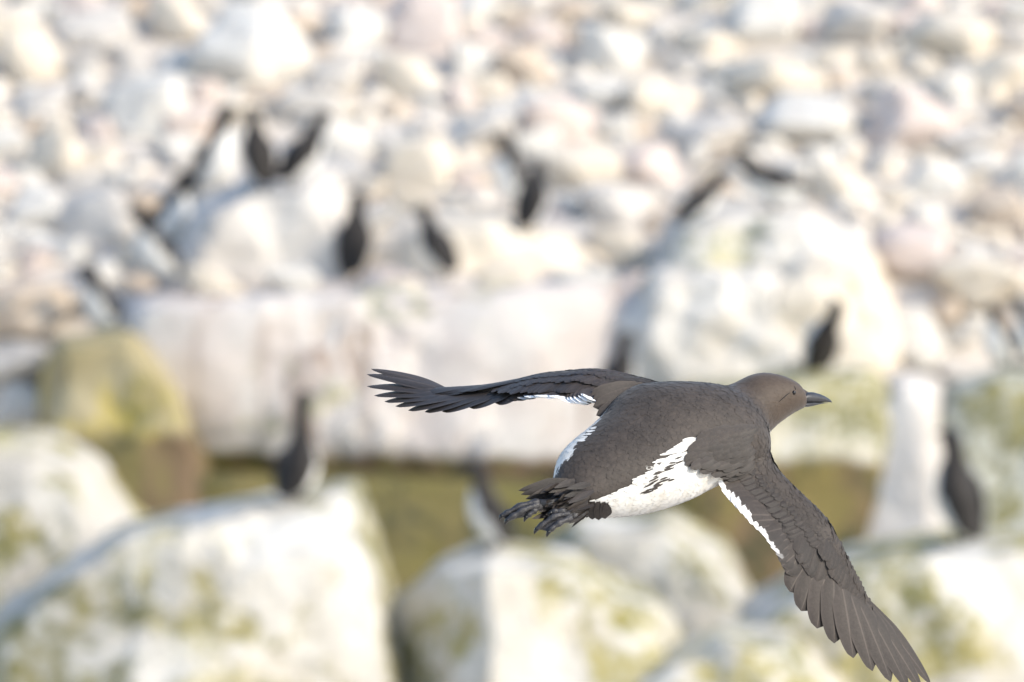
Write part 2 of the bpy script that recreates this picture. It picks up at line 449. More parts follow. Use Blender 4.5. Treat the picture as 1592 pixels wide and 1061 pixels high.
placed = []
def put_stone(px, py, hw, hh, colour, label, group=None, sink=0.35, dd=0.0, name='stone'):
    d, g = ground_hit(px, py + hh * sink)
    d += dd
    c = P(px, py, d); m = d / F
    o = bpy.data.objects.new(name, rng.choice(STONE_ME[colour])); COL.objects.link(o)
    o.location = c
    o.scale = (hw * m, rng.uniform(0.8, 1.1) * max(hw, hh) * m, hh * m)
    o.rotation_euler = (rng.uniform(-0.2, 0.2), rng.uniform(-0.25, 0.25), rng.choice((0, math.pi)) + rng.uniform(-0.3, 0.3))
    tag(o, label, 'stone', group)
    placed.append((px, py, hw, hh))
    return o

BIG = [  # the stones one can make out through the blur
    (385, 88, 100, 88, 'white', 'huge white boulder standing above the pair of dark birds at upper left'),
    (230, 178, 72, 62, 'white', 'large white stone left of the topmost bird of the left-hand row'),
    (1190, 32, 78, 62, 'white', 'brilliant white boulder at the top edge right of centre'),
    (1330, 40, 62, 45, 'grey', 'grey boulder at the top edge beside the brilliant white one'),
    (1548, 122, 55, 45, 'cream', 'bright cream stone close to the right edge near the top'),
    (1480, 60, 80, 52, 'cream', 'wide cream stone near the top right corner'),
    (656, 266, 66, 50, 'cream', 'yellowish cream boulder between two dark birds in the middle'),
    (1255, 190, 105, 48, 'white', 'wide white stone above the crouching bird on the right'),
    (1200, 130, 90, 48, 'cream', 'cream stone under the brilliant white boulder at the top'),
    (1420, 200, 72, 62, 'pinkish', 'large pinkish stone in the upper right'),
    (1450, 285, 52, 42, 'white', 'small bright white stone in the upper right among grey ones'),
    (540, 225, 50, 42, 'white', 'white stone touching the forward-leaning bird at upper left'),
    (740, 100, 42, 36, 'white', 'bluish white stone in the middle of the top rows'),
    (810, 105, 50, 45, 'tan', 'tan stone right of the bluish white one in the top rows'),
    (950, 95, 55, 50, 'white', 'white stone with a grey left side in the top rows'),
    (1005, 160, 50, 38, 'cream', 'cream stone just below the white one in the top rows'),
    (85, 250, 45, 62, 'cream', 'tall cream stone at the left above the tan boulder'),
    (45, 100, 55, 55, 'cream', 'cream stone at the upper left corner'),
    (150, 60, 58, 45, 'grey', 'grey stone at upper left next to a dark gap'),
    (18, 480, 82, 52, 'tan', 'broad tan boulder at the left edge beside a white-breasted bird'),
    (35, 560, 60, 35, 'grey', 'flat grey stone at the left edge under the broad tan boulder'),
    (45, 635, 55, 42, 'white', 'whitish stone at the left edge above the sloping rock'),
    (60, 330, 62, 45, 'white', 'white stone at the left edge halfway up'),
    (150, 340, 70, 55, 'grey', 'pale grey stone left of the row of white-breasted birds'),
    (280, 40, 55, 40, 'cream', 'cream stone at the top edge left of the huge white boulder'),
    (560, 50, 60, 45, 'white', 'white stone at the top edge right of the huge white boulder'),
    (520, 130, 55, 40, 'grey', 'grey stone touching the right side of the huge white boulder'),
    (640, 130, 60, 40, 'cream', 'cream stone above the yellowish cream boulder'),
    (1105, 210, 70, 30, 'grey', 'flat grey stone above the forward-leaning bird on the right'),
    (1420, 400, 70, 55, 'pinkish', 'pinkish stone right of the big whitish boulder'),
    (1530, 440, 70, 50, 'cream', 'cream stone at the right edge above two black heads'),
    (1420, 530, 60, 55, 'white', 'white stone left of the two black heads at the right edge'),
    (1545, 330, 60, 48, 'tan', 'tan stone at the right edge halfway up'),
    (1310, 300, 60, 38, 'cream', 'cream stone behind the crouching bird on the right'),
    (910, 270, 60, 45, 'cream', 'cream stone right of the two birds in the middle'),
    (960, 330, 58, 45, 'grey', 'grey stone left of the forward-leaning bird on the right'),
    (1000, 265, 55, 42, 'pinkish', 'pinkish stone above a grey one left of the forward-leaning bird'),
    (735, 215, 60, 42, 'grey', 'grey stone left of the small black head in the middle'),
    (875, 195, 62, 45, 'pinkish', 'pinkish stone above the two birds in the middle'),
    (1500, 585, 60, 28, 'grey', 'flat grey stone under the two black heads at the right edge'),
]
for px, py, hw, hh, c, lab in BIG:
    put_stone(px, py, hw, hh, c, lab)
for px, py, hw, hh, c in [(330, 446, 52, 26, 'cream'), (448, 438, 44, 22, 'white'), (610, 444, 56, 24, 'pinkish'), (790, 436, 60, 24, 'cream'), (905, 444, 50, 26, 'white'), (985, 452, 40, 30, 'pinkish')]:
    put_stone(px, py, hw, hh, c, '%s slab stone lying along the top edge of the long rock face' % c, 'stones along the top of the rock face', dd=-0.35)

# (pose, foot x, foot y, height in px, yaw, forward lean, depth or None for the slope, label)
BIRDS = [
 ('upright', 336, 302, 144, -28, 2, None, 'white-breasted bird topmost in the left-hand row of birds, facing right'),
 ('upright', 258, 382, 140, -42, 12, None, 'brightly lit white-breasted bird second from the top in the left-hand row'),
 ('upright', 254, 466, 138, 212, 14, None, 'bluish white bird third from the top in the left-hand row, facing left'),
 ('upright', 172, 546, 132, 204, 12, None, 'lowest bird of the left-hand row, facing left beside the broad tan boulder'),
 ('upright', 402, 294, 126, 120, 4, 76.1, 'dark upright bird seen from behind, left one of the pair under the huge white boulder'),
 ('upright', 456, 292, 130, 35, 20, 76.1, 'dark bird leaning right, right one of the pair under the huge white boulder'),
 ('upright', 550, 412, 134, 75, 4, 76.0, 'dark bird seen from behind left of the yellowish cream boulder'),
 ('upright', 690, 462, 120, 135, 18, 75.7, 'dark bird leaning left on top of the whitish lichen-marked rock face'),
 ('upright', 798, 336, 124, 195, 2, None, 'white-breasted bird with a small black head in the middle, facing left'),
 ('upright', 824, 366, 114, 60, 8, 76.05, 'black-backed bird seen from behind right beside the white-breasted bird in the middle'),
 ('upright', 1066, 350, 112, 22, 28, 75.85, 'forward-leaning bird facing right on top of the whitish rock'),
 ('crouch', 1196, 346, 142, 190, -4, 75.85, 'crouching bird with an arched dark back on top of the whitish rock'),
 ('upright', 1244, 530, 132, 135, -44, 75.1, 'black-backed bird leaning back in front of the cream rock'),
 ('upright', 1552, 612, 104, 215, 2, 75.3, 'white-breasted bird with a black head near the right edge'),
 ('upright', 1598, 616, 104, 200, 2, 75.3, 'bird cut off by the right edge, only its black head in view'),
 ('neck', 464, 788, 164, 55, 0, 70.7, 'long-necked dark bird standing on the large lichen spotted front rock'),
 ('upright', 955, 642, 122, 50, 10, 74.85, 'dark bird partly hidden behind the base of the flying bird\'s left wing'),
 ('upright', 764, 884, 134, 168, 6, 70.75, 'bird with white breast just below the flying bird\'s feet, facing left'),
 ('upright', 1488, 862, 172, 135, 0, 71.4, 'tall dark bird standing on the broad cream rock at right'),
]
for b in BIRDS:
    placed.append((b[1] - 5, b[2] - b[3] * 0.42, 30, b[3] * 0.5))

ADJ = {'white': 'whitish', 'cream': 'cream', 'grey': 'pale grey', 'tan': 'tan', 'pinkish': 'pinkish'}
count = 0
for tries in range(9000):
    if count >= 205: break
    px = rng.uniform(-25, 1617); py = rng.uniform(-45, 600)
    if any(inside(px, py, o) for o in OUTL): continue
    if py > 500 and 60 < px < 1360: continue
    hw = rng.choice((28, 34, 40, 48, 56, 62)) * rng.uniform(0.85, 1.15)
    hh = hw * rng.uniform(0.48, 0.9)
    ok = True
    for qx, qy, qw, qh in placed:
        if ((px - qx) / (qw + hw)) ** 2 + ((py - qy) / (qh + hh)) ** 2 < (0.46 if tries < 6000 else 0.34):
            ok = False; break
    if not ok: continue
    c = rng.choices(['white', 'cream', 'grey', 'tan', 'pinkish'], [0.30, 0.24, 0.20, 0.12, 0.14])[0]
    put_stone(px, py, hw, hh, c, '%s stone among the loose blurred stones of the beach' % ADJ[c], '%s stones of the boulder beach' % ADJ[c])
    count += 1

# small stones in the gaps, and the beach beyond the frame: nobody could count them
RUBBLE_SHAPES = []
for _ in range(10):
    m_ = facet_mesh('shape', stone_planes(rng), 2, 11, 0.09, 2.0, rng.uniform(0, 50))
    RUBBLE_SHAPES.append(([v.co.copy() for v in m_.vertices], [tuple(p.vertices) for p in m_.polygons]))
    bpy.data.meshes.remove(m_)
def rubble(name, label, pts, mats):
    vs = []; fs = []; mi = []
    for x, y, r in pts:
        b = len(vs); z = terrain_z(x, y); sh, faces = rng.choice(RUBBLE_SHAPES)
        M = Matrix.Rotation(rng.uniform(0, 6.28), 3, 'Z') @ Matrix.Rotation(rng.uniform(-0.4, 0.4), 3, 'X') @ Matrix.Diagonal((r * rng.uniform(0.9, 1.3), r * rng.uniform(0.75, 1.0), r * rng.uniform(0.5, 0.85)))
        o = Vector((x, y, z + r * 0.2))
        vs += [M @ v + o for v in sh]
        fs += [tuple(i + b for i in f) for f in faces]
        mi += [rng.randrange(len(mats))] * len(faces)
    me = bpy.data.meshes.new(name); me.from_pydata(vs, [], fs)
    o = mesh_obj(name, me, mats)
    me.polygons.foreach_set('material_index', mi)
    tag(o, label, 'shingle', None, 'stuff')
pts = []
for _ in range(1500):
    pts.append((rng.uniform(-3.0, 3.0), rng.uniform(75.7, 82.5), rng.uniform(0.03, 0.075)))
rubble('shingle', 'mass of small pale stones filling the gaps of the beach', pts, [GROUND_M, CREAM_R, WHITE_R])
pts = []
while len(pts) < 7000:                       # the same beach goes on to both sides, above and in front
    x = rng.uniform(-18, 18); y = rng.uniform(66, 96)
    if rng.random() < 0.65: x = rng.uniform(-11, 11); y = rng.uniform(75.4, 88)
    if abs(x) < 2.9 and y < 81.2: continue
    if rng.random() < 0.45: r = rng.uniform(0.05, 0.12)
    else: r = rng.choice((0.12, 0.16, 0.2, 0.26) if y > 75.6 else (0.2, 0.3, 0.45, 0.6)) * rng.uniform(0.8, 1.2)
    pts.append((x, y, r))
rubble('outer_shingle', 'mass of pale stones where the beach goes on beyond the birds', pts, [WHITE_R, CREAM_R, GREY_R, TAN_R, PINK_R])

# ------------------------------------------------------------------ standing guillemots
def loft(stations, ring=28, sub=6):
    """stations: (cx, cz, half width sideways, half depth, white angle) in the plane y = 0; returns verts, faces, white"""
    n = (len(stations) - 1) * sub + 1
    vs, fs, wh = [], [], []
    rows = []
    for i in range(n):
        rows.append(catmull(stations, i / sub))
    for i, (cx, cz, w, h, ang) in enumerate(rows):
        a = rows[max(i - 1, 0)]; b = rows[min(i + 1, n - 1)]
        t = Vector((b[0] - a[0], 0, b[1] - a[1])).normalized()
        nn = Vector((t.z, 0, -t.x))                 # the belly side when the spine climbs
        for j in range(ring):
            th = 2 * math.pi * j / ring             # 0 = belly side
            p = Vector((cx, 0, cz)) + nn * (math.cos(th) * max(h, 1e-4) * 1.2) + Vector((0, 1, 0)) * (math.sin(th) * max(w, 1e-4) * 1.32)
            vs.append(p); dd = math.degrees(min(th, 2 * math.pi - th)); wh.append(1.0 if dd < ang else 0.0)
    for i in range(n - 1):
        for j in range(ring):
            k = (j + 1) % ring
            fs.append((i * ring + j, i * ring + k, (i + 1) * ring + k, (i + 1) * ring + j))
    fs.append(tuple(range(ring - 1, -1, -1))); fs.append(tuple((n - 1) * ring + j for j in range(ring)))
    return vs, fs, wh

def attr_float(me, name, vals):
    a = me.attributes.new(name, 'FLOAT', 'POINT'); a.data.foreach_set('value', vals)

def tube(path, radii, ring=8):
    vs, fs = [], []
    n = len(path)
    for i, (p, r) in enumerate(zip(path, radii)):
        t = (path[min(i + 1, n - 1)] - path[max(i - 1, 0)]).normalized()
        a = t.orthogonal().normalized() if i == 0 else (a - t * a.dot(t)).normalized()
        b = t.cross(a)
        for j in range(ring):
            th = 2 * math.pi * j / ring
            vs.append(p + a * (math.cos(th) * r) + b * (math.sin(th) * r))
    for i in range(n - 1):
        for j in range(ring):
            k = (j + 1) % ring
            fs.append((i * ring + j, i * ring + k, (i + 1) * ring + k, (i + 1) * ring + j))
    fs.append(tuple(range(ring - 1, -1, -1))); fs.append(tuple((n - 1) * ring + j for j in range(ring)))
    return vs, fs

def join(parts):
    vs, fs = [], []
    for v, f in parts:
        b = len(vs); vs += list(v); fs += [tuple(i + b for i in q) for q in f]
    return vs, fs

POSES = {
 'upright': dict(st=[(-0.105, 0.035, 0.010, 0.006, 0), (-0.085, 0.050, 0.030, 0.020, 40), (-0.045, 0.085, 0.052, 0.042, 95), (-0.012, 0.140, 0.062, 0.060, 92),
                     (0.008, 0.200, 0.060, 0.060, 85), (0.014, 0.250, 0.046, 0.048, 70), (0.014, 0.290, 0.031, 0.033, 30), (0.018, 0.325, 0.027, 0.029, -10),
                     (0.030, 0.355, 0.027, 0.031, -10), (0.050, 0.372, 0.021, 0.025, -10), (0.068, 0.374, 0.012, 0.014, -10), (0.076, 0.373, 0.006, 0.007, -10)],
             bill=(0.068, 0.373, 0.0), sh=(0.0, 0.225), tip=(-0.085, 0.055)),
 'neck': dict(st=[(-0.105, 0.030, 0.010, 0.006, 0), (-0.085, 0.045, 0.034, 0.022, 40), (-0.045, 0.080, 0.060, 0.046, 95), (-0.012, 0.125, 0.066, 0.062, 92),
                  (0.006, 0.170, 0.058, 0.058, 85), (0.014, 0.215, 0.042, 0.042, 75), (0.016, 0.265, 0.026, 0.028, 40), (0.016, 0.325, 0.022, 0.024, -10),
                  (0.022, 0.378, 0.023, 0.027, -10), (0.042, 0.398, 0.019, 0.023, -10), (0.060, 0.402, 0.012, 0.013, -10), (0.070, 0.402, 0.006, 0.007, -10)],
             bill=(0.061, 0.401, 0.1), sh=(0.0, 0.19), tip=(-0.085, 0.05)),
 'crouch': dict(st=[(-0.170, 0.120, 0.010, 0.005, 0), (-0.150, 0.118, 0.032, 0.018, 40), (-0.105, 0.112, 0.052, 0.042, 95), (-0.050, 0.110, 0.062, 0.058, 92),
                    (0.010, 0.125, 0.060, 0.060, 85), (0.055, 0.150, 0.046, 0.046, 70), (0.085, 0.178, 0.032, 0.033, 30), (0.108, 0.202, 0.027, 0.028, -10),
                    (0.130, 0.220, 0.026, 0.029, -10), (0.152, 0.226, 0.020, 0.023, -10), (0.168, 0.224, 0.012, 0.013, -10), (0.176, 0.222, 0.006, 0.007, -10)],
               bill=(0.167, 0.223, -0.1), sh=(0.03, 0.145), tip=(-0.15, 0.125)),
}
def make_guillemot(pose):
    q = POSES[pose]
    root = empty('guillemot', (0, 0, 0))
    vs, fs, wh = loft(q['st'])
    me = bpy.data.meshes.new('body'); me.from_pydata(vs, [], fs)
    attr_float(me, 'white', wh); attr_float(me, 'head', [0.0] * len(vs)); attr_float(me, 'tone', [1.12 if q > 0.5 else 0.4 for q in wh])
    mesh_obj('body', me, PLUMAGE, root)
    bx, bz, bt = q['bill']
    parts = []
    for s, r0 in ((0.0035, 1.0), (-0.0035, 0.7)):
        path = [Vector((bx + 0.05 * t * math.cos(bt), 0, bz + s * (1 - t) + 0.05 * t * math.sin(bt) - 0.006 * t * t)) for t in (0, 0.3, 0.6, 0.85, 1.0)]
        parts.append(tube(path, [0.0075 * r0, 0.0065 * r0, 0.005 * r0, 0.003 * r0, 0.0008], 8))
    v, f = join(parts); me = bpy.data.meshes.new('bill'); me.from_pydata(v, [], f); mesh_obj('bill', me, BILL, root)
    # folded wings: flat tapered blades lying on the flanks
    for sgn in (-1, 1):
        v, f, wv = [], [], []
        N, M = 14, 8
        sx, sz = q['sh']; tx, tz = q['tip']
        ax = Vector((tx - sx, 0, tz - sz)); nrm = Vector((ax.z, 0, -ax.x)).normalized()
        for i in range(N + 1):
            t = i / N
            c = Vector((sx, 0, sz)) + ax * (t * 1.06)
            half = 0.050 * (math.sin(math.pi * min(1, 0.18 + 0.82 * t) ** 0.8)) ** 0.7 + 0.003
            yw = 0.084 - 0.044 * t * t - 0.010 * (1 - t) ** 2
            for jj in range(M + 1):
                u = -1 + 2 * jj / M
                v.append(c + nrm * (half * (u * 0.9 - 0.12)) + Vector((0, sgn * (yw - 0.012 * u * u - 0.006 * abs(u)), 0)))
                wv.append(0.0)
        for i in range(N):
            for jj in range(M):
                a = i * (M + 1) + jj
                f.append((a, a + 1, a + M + 2, a + M + 1))
        me = bpy.data.meshes.new('wing'); me.from_pydata(v, [], f)
        attr_float(me, 'white', wv); attr_float(me, 'head', [0.0] * len(v)); attr_float(me, 'tone', [0.4] * len(v))
        w = mesh_obj('wing', me, PLUMAGE, root)
        sm = w.modifiers.new('thick', 'SOLIDIFY'); sm.thickness = 0.006; sm.offset = 0
    for sgn in (-1, 1):
        y = 0.03 * sgn
        top = Vector((-0.03, y, 0.085 if pose != 'crouch' else 0.07)); ank = Vector((-0.015, y, 0.012))
        parts = [tube([top, lerp(top, ank, 0.5), ank], [0.009, 0.006, 0.006], 8)]
        tips = [Vector((0.05, y + sgn * dy, 0.004)) for dy in (-0.022, 0.002, 0.026)]
        for tp in tips:
            parts.append(tube([ank, lerp(ank, tp, 0.5) + Vector((0, 0, 0.003)), tp], [0.005, 0.004, 0.002], 6))
        wv = [ank + Vector((0, 0, -0.002)), tips[0], lerp(tips[0], tips[1], 0.5) - Vector((0.006, 0, 0)), tips[1], lerp(tips[1], tips[2], 0.5) - Vector((0.006, 0, 0)), tips[2]]
        parts.append((wv, [(0, 1, 2), (0, 2, 3), (0, 3, 4), (0, 4, 5)]))
        v, f = join(parts); me = bpy.data.meshes.new('foot'); me.from_pydata(v, [], f); mesh_obj('foot', me, LEG, root)
    return root

PERCH = {336: 'topmost bird of the left-hand row', 258: 'brightly lit second bird of the left-hand row', 254: 'bluish white third bird of the left-hand row',
         172: 'lowest bird of the left-hand row', 798: 'white-breasted bird in the middle'}
# perch stones for the birds that stand on the open slope
for b in BIRDS:
    if b[6] is None:
        c = rng.choice(['white', 'cream', 'pinkish'])
        put_stone(b[1], b[2] + 24, 48, 28, c, '%s perch stone under the %s' % (ADJ[c], PERCH[b[1]]), None, 0.2, -0.12)
bpy.context.view_layer.update()
dg = bpy.context.evaluated_depsgraph_get()
protos = {}
for pose, fx, fy, hpx, yaw, lean, dep, lab in BIRDS:
    if dep is None: dep = ground_hit(fx, fy + 10)[0] - 0.12
    p = P(fx, fy, dep)
    hit, loc, nrm, idx, ho, _ = S.ray_cast(dg, p + Vector((0, 0, 0.30)), Vector((0, 0, -1)), distance=0.6)
    z = loc.z if hit and abs(loc.z - p.z) < 0.18 else p.z
    if pose not in protos:
        o = protos[pose] = make_guillemot(pose)
    else:
        o = copy_tree(protos[pose])
    nominal = {'upright': 0.40, 'neck': 0.425, 'crouch': 0.25 * 120 / 75}[pose]
    s = 1.07 * hpx * dep / F / nominal
    o.location = (p.x, p.y, z - 0.004); o.scale = (s, s, s)
    o.rotation_mode = 'XYZ'
    o.rotation_euler = (0, R(lean), R(yaw))
    tag(o, lab, 'seabird', 'guillemots standing on the rocks')

# ------------------------------------------------------------------ the flying guillemot
rb = random.Random(5)
ROOT = P(1040, 690, D0 + 0.02)
bird = empty('flying_guillemot', ROOT)
tag(bird, 'sharp dark brown and white seabird flying to the right with both wings spread', 'seabird')

def B(px, py, z=0.0): return P(px, py, D0 + z) - ROOT
TOCAM = -FWD

# body: contour pairs (ax, ay) upper-left, (bx, by) lower-right, depth of the axis, half thickness, white limits right / left
ST = [
 (856, 764, 905, 803, -0.075, 0.012, -100, 290),
 (860, 746, 938, 803, -0.066, 0.026, 20, 184),
 (868, 713, 985, 800, -0.048, 0.036, 58, 148),
 (888, 688, 1030, 791, -0.030, 0.043, 66, 150),
 (914, 667, 1075, 775, -0.012, 0.047, 72, 162),
 (938, 645, 1110, 757, 0.008, 0.050, 64, 170),
 (955, 622, 1142, 742, 0.024, 0.051, 42, 190),
 (985, 602, 1172, 726, 0.040, 0.050, 5, 215),
 (1035, 597, 1193, 709, 0.056, 0.047, -25, 225),
 (1085, 598.5, 1196, 694, 0.070, 0.042, 12, 225),
 (1122, 602.5, 1191.5, 682, 0.080, 0.035, 34, 220),
 (1143, 595, 1199, 670.5, 0.088, 0.029, 5, 260),
 (1164, 584.5, 1212, 658, 0.094, 0.026, -100, 300),
 (1186, 580, 1226, 648, 0.101, 0.025, -100, 300),
 (1207, 583, 1240, 639, 0.108, 0.0235, -100, 300),
 (1224, 590, 1248, 635.5, 0.114, 0.020, -100, 300),
 (1238, 599.8, 1249, 633.0, 0.119, 0.0135, -100, 300),
 (1250, 605.8, 1247, 630.5, 0.122, 0.0085, -100, 300),
 (1259, 610.3, 1244, 626.5, 0.124, 0.005, -100, 300),
]
SUBS, RING = 8, 56
rows = [catmull(ST, i / SUBS) for i in range((len(ST) - 1) * SUBS + 1)]
cent = [B((r[0] + r[2]) / 2, (r[1] + r[3]) / 2, r[4]) for r in rows]
lv, lf, la = [], [], []          # verts, faces, (white, head, tangent)
for i, r in enumerate(rows):
    t = (cent[min(i + 1, len(rows) - 1)] - cent[max(i - 1, 0)]).normalized()
    a = B(r[0], r[1], r[4]); b = B(r[2], r[3], r[4])
    U = (b - a) * 0.5
    V = U.cross(t).normalized()
    if V.dot(TOCAM) < 0: V = -V
    V = (V * 0.5 + TOCAM * 0.5).normalized()
    hd = min(1, max(0, (i / SUBS - 10.6) / 1.6))
    for j in range(RING):
        ph = 360.0 * j / RING
        p2 = math.radians(ph)
        lv.append(cent[i] + U * math.cos(p2) + V * (math.sin(p2) * max(r[5], 0.0015)))
        q = ph if ph <= 235 else ph - 360       # right side counts from below zero
        white = 1.0 if (q < r[6] or q > r[7] or (ph > 235 and r[7] < 260 and q < r[6])) else 0.0
        if ph > 235 and r[7] < 235 and r[6] > -60: white = 1.0
        la.append((white, hd, -t))
for i in range(len(rows) - 1):
    for j in range(RING):
        k = (j + 1) % RING
        lf.append((i * RING + j, i * RING + k, (i + 1) * RING + k, (i + 1) * RING + j))
lf.append(tuple(range(RING - 1, -1, -1))); lf.append(tuple((len(rows) - 1) * RING + j for j in range(RING)))

# arms (the bony, muscled front of each wing): leading point, rear point, depths, half thickness
ARM_R = [
 (1176, 668, 1082, 690, 0.062, 0.040, 0.020),
 (1193, 694, 1094, 713, 0.056, 0.030, 0.015),
 (1206, 727, 1118, 738, 0.048, 0.020, 0.011),
 (1240, 762, 1152, 777, 0.038, 0.010, 0.009),
 (1281, 801, 1192, 818, 0.028, 0.002, 0.0075),
 (1301, 832, 1224, 852, 0.022, -0.002, 0.0065),
 (1324, 876, 1268, 893, 0.020, 0.002, 0.0036),
 (1348, 924, 1312, 938, 0.022, 0.010, 0.0024),
 (1378, 976, 1360, 985, 0.026, 0.020, 0.0018),
]
ARM_L = [
 (1040, 606, 985, 650, 0.080, 0.030, 0.014),
 (982, 590, 936, 632, 0.090, 0.035, 0.012),
 (931, 581.5, 903, 611, 0.100, 0.045, 0.0095),
 (891, 582.5, 866, 607, 0.108, 0.058, 0.008),
 (854, 585.5, 830, 606, 0.116, 0.072, 0.007),
 (814, 592.5, 798, 606, 0.126, 0.090, 0.005),
 (758, 601, 750, 609, 0.142, 0.115, 0.0035),
 (702, 603.5, 698, 609, 0.160, 0.145, 0.002),
]
def arm_row(tab, s):
    r = catmull(tab, s * (len(tab) - 1))
    return B(r[0], r[1], r[4]), B(r[2], r[3], r[5]), r[6]

def arm_frame(tab, s):
    L, T, th = arm_row(tab, s)
    e = 0.02
    L0, T0, _ = arm_row(tab, max(0, s - e)); L1, T1, _ = arm_row(tab, min(1, s + e))
    span = ((L1 + T1) - (L0 + T0)).normalized()
    n = span.cross(T - L).normalized()
    return L, T, th, span, n

def arm_mesh(tab, flip):
    vs, fs, at = [], [], []
    n, ring = 40, 24
    for i in range(n + 1):
        L, T, th, span, nn = arm_frame(tab, i / n)
        if (nn.dot(TOCAM) + nn.dot(UP)) < 0: nn = -nn
        for j in range(ring):
            a = 2 * math.pi * j / ring
            x = 0.5 - 0.5 * math.cos(a)                       # 0 leading .. 1 rear
            prof = math.sin(a) * (1.35 - 0.7 * x)
            vs.append(L + (T - L) * x + nn * (prof * th)); at.append((0.0, 0.0, span * 0.4 + (T - L).normalized() * 0.6))
    for i in range(n):
        for j in range(ring):
            k = (j + 1) % ring
            fs.append((i * ring + j, i * ring + k, (i + 1) * ring + k, (i + 1) * ring + j))
    fs.append(tuple(range(ring - 1, -1, -1))); fs.append(tuple(n * ring + j for j in range(ring)))
    return vs, fs, at

av_r = arm_mesh(ARM_R, False); av_l = arm_mesh(ARM_L, True)
allv = lv + av_r[0] + av_l[0]
alla = la + av_r[2] + av_l[2]
v_, f_ = join([(lv, lf), av_r[:2], av_l[:2]])
tmp = bpy.data.meshes.new('tmp'); tmp.from_pydata(v_, [], f_)
bm = bmesh.new(); bm.from_mesh(tmp); bmesh.ops.recalc_face_normals(bm, faces=bm.faces); bm.to_mesh(tmp); bm.free()
tmpo = bpy.data.objects.new('tmp', tmp); COL.objects.link(tmpo)
rm = tmpo.modifiers.new('r', 'REMESH'); rm.mode = 'VOXEL'; rm.voxel_size = 0.0016
sm = tmpo.modifiers.new('s', 'SMOOTH'); sm.factor = 0.5; sm.iterations = 6
bpy.context.view_layer.update()
dg = bpy.context.evaluated_depsgraph_get()
body_me = bpy.data.meshes.new_from_object(tmpo.evaluated_get(dg))
bpy.data.objects.remove(tmpo)
kd = KDTree(len(allv))
for i, p in enumerate(allv): kd.insert(p, i)
kd.balance()
NB = len(body_me.vertices)
battr = []
for v in body_me.vertices:
    near = kd.find_n(v.co, 3)
    w = h = s = 0.0; d = Vector((0, 0, 0))
    for co, idx, dist in near:
        k = 1.0 / (dist + 1e-5); s += k
        w += alla[idx][0] * k; h += alla[idx][1] * k; d += alla[idx][2] * k
    battr.append((w / s, h / s, d.normalized()))
bverts = [v.co.copy() for v in body_me.vertices]
bnorm = [v.normal.copy() for v in body_me.vertices]
bfaces = [tuple(p.vertices) for p in body_me.polygons]
bvh = BVHTree.FromPolygons(bverts, bfaces)

# contour feathers over the body: small overlapping tapered scales, part of the body's surface
def scale_feather(base, dirn, nrm, length, width, lift):
    side = nrm.cross(dirn).normalized()
    vs = []
    for t, w, h in ((0.0, 0.55, 0.0), (0.4, 1.0, 0.35), (0.75, 0.85, 0.75), (1.0, 0.25, 1.0)):
        c = base + dirn * (length * t) + nrm * (0.00015 + lift * h)
        for u in (-1, 0, 1):
            vs.append(c + side * (u * w * width * 0.5) - nrm * (0.00018 * abs(u)))
    fs = []
    for i in range(3):
        for j in range(2):
            a = i * 3 + j
            fs.append((a, a + 1, a + 4, a + 3))
    return vs, fs

cv, cf, cw, ch, ct = list(bverts), list(bfaces), [a[0] for a in battr], [a[1] for a in battr], [1.0] * NB
order = list(range(NB)); rb.shuffle(order)
nf = 0
for idx in order:
    if nf > 7500: break
    p, n, (w, h, d) = bverts[idx], bnorm[idx], battr[idx]
    if n.dot(TOCAM) < -0.35: continue
    if h > 0.6 and rb.random() < 0.35: continue
    d = (d - n * d.dot(n))
    if d.length < 1e-4: continue
    d = (d.normalized() + Vector((rb.gauss(0, 0.14), rb.gauss(0, 0.14), rb.gauss(0, 0.14)))); d = (d - n * d.dot(n)).normalized()
    ln = lerp(rb.uniform(0.008, 0.013), rb.uniform(0.0035, 0.0055), min(1, h * 1.2))
    wd = ln * rb.uniform(0.42, 0.6)
    lift = lerp(rb.uniform(0.00012, 0.00055), 0.00010, min(1, h * 1.5))
    q = p + d * (ln * 0.9)
    loc2 = bvh.find_nearest(q)
    if loc2[0] is None: continue
    tip = loc2[0]; d2 = (tip - p)
    if d2.length < 1e-5: continue
    vs, fs = scale_feather(p, d2.normalized(), n, d2.length, wd, lift)
    b0 = len(cv); cv += vs; cf += [tuple(i + b0 for i in f) for f in fs]
    # a few feathers keep the colour of a neighbour, which frays the edge of the white
    ww = w
    if 0.02 < w < 0.98: ww = min(1.0, max(0.0, w + rb.gauss(0, 0.22)))
    tn = rb.uniform(0.86, 1.14) if ww < 0.5 else rb.uniform(0.93, 1.03)
    if h > 0.4: tn = rb.uniform(0.95, 1.05)
    cw += [ww] * 12; ch += [h] * 12; ct += [tn] * 12
    nf += 1

def surf(px, py):
    """point of the body surface seen at a photo pixel"""
    o = CAM - ROOT; dr = ray(px, py).normalized()
    loc, n, i, dist = bvh.ray_cast(o + dr * (D0 - 0.6), dr)
    return (loc, n) if loc is not None else (B(px, py, 0.1), TOCAM)

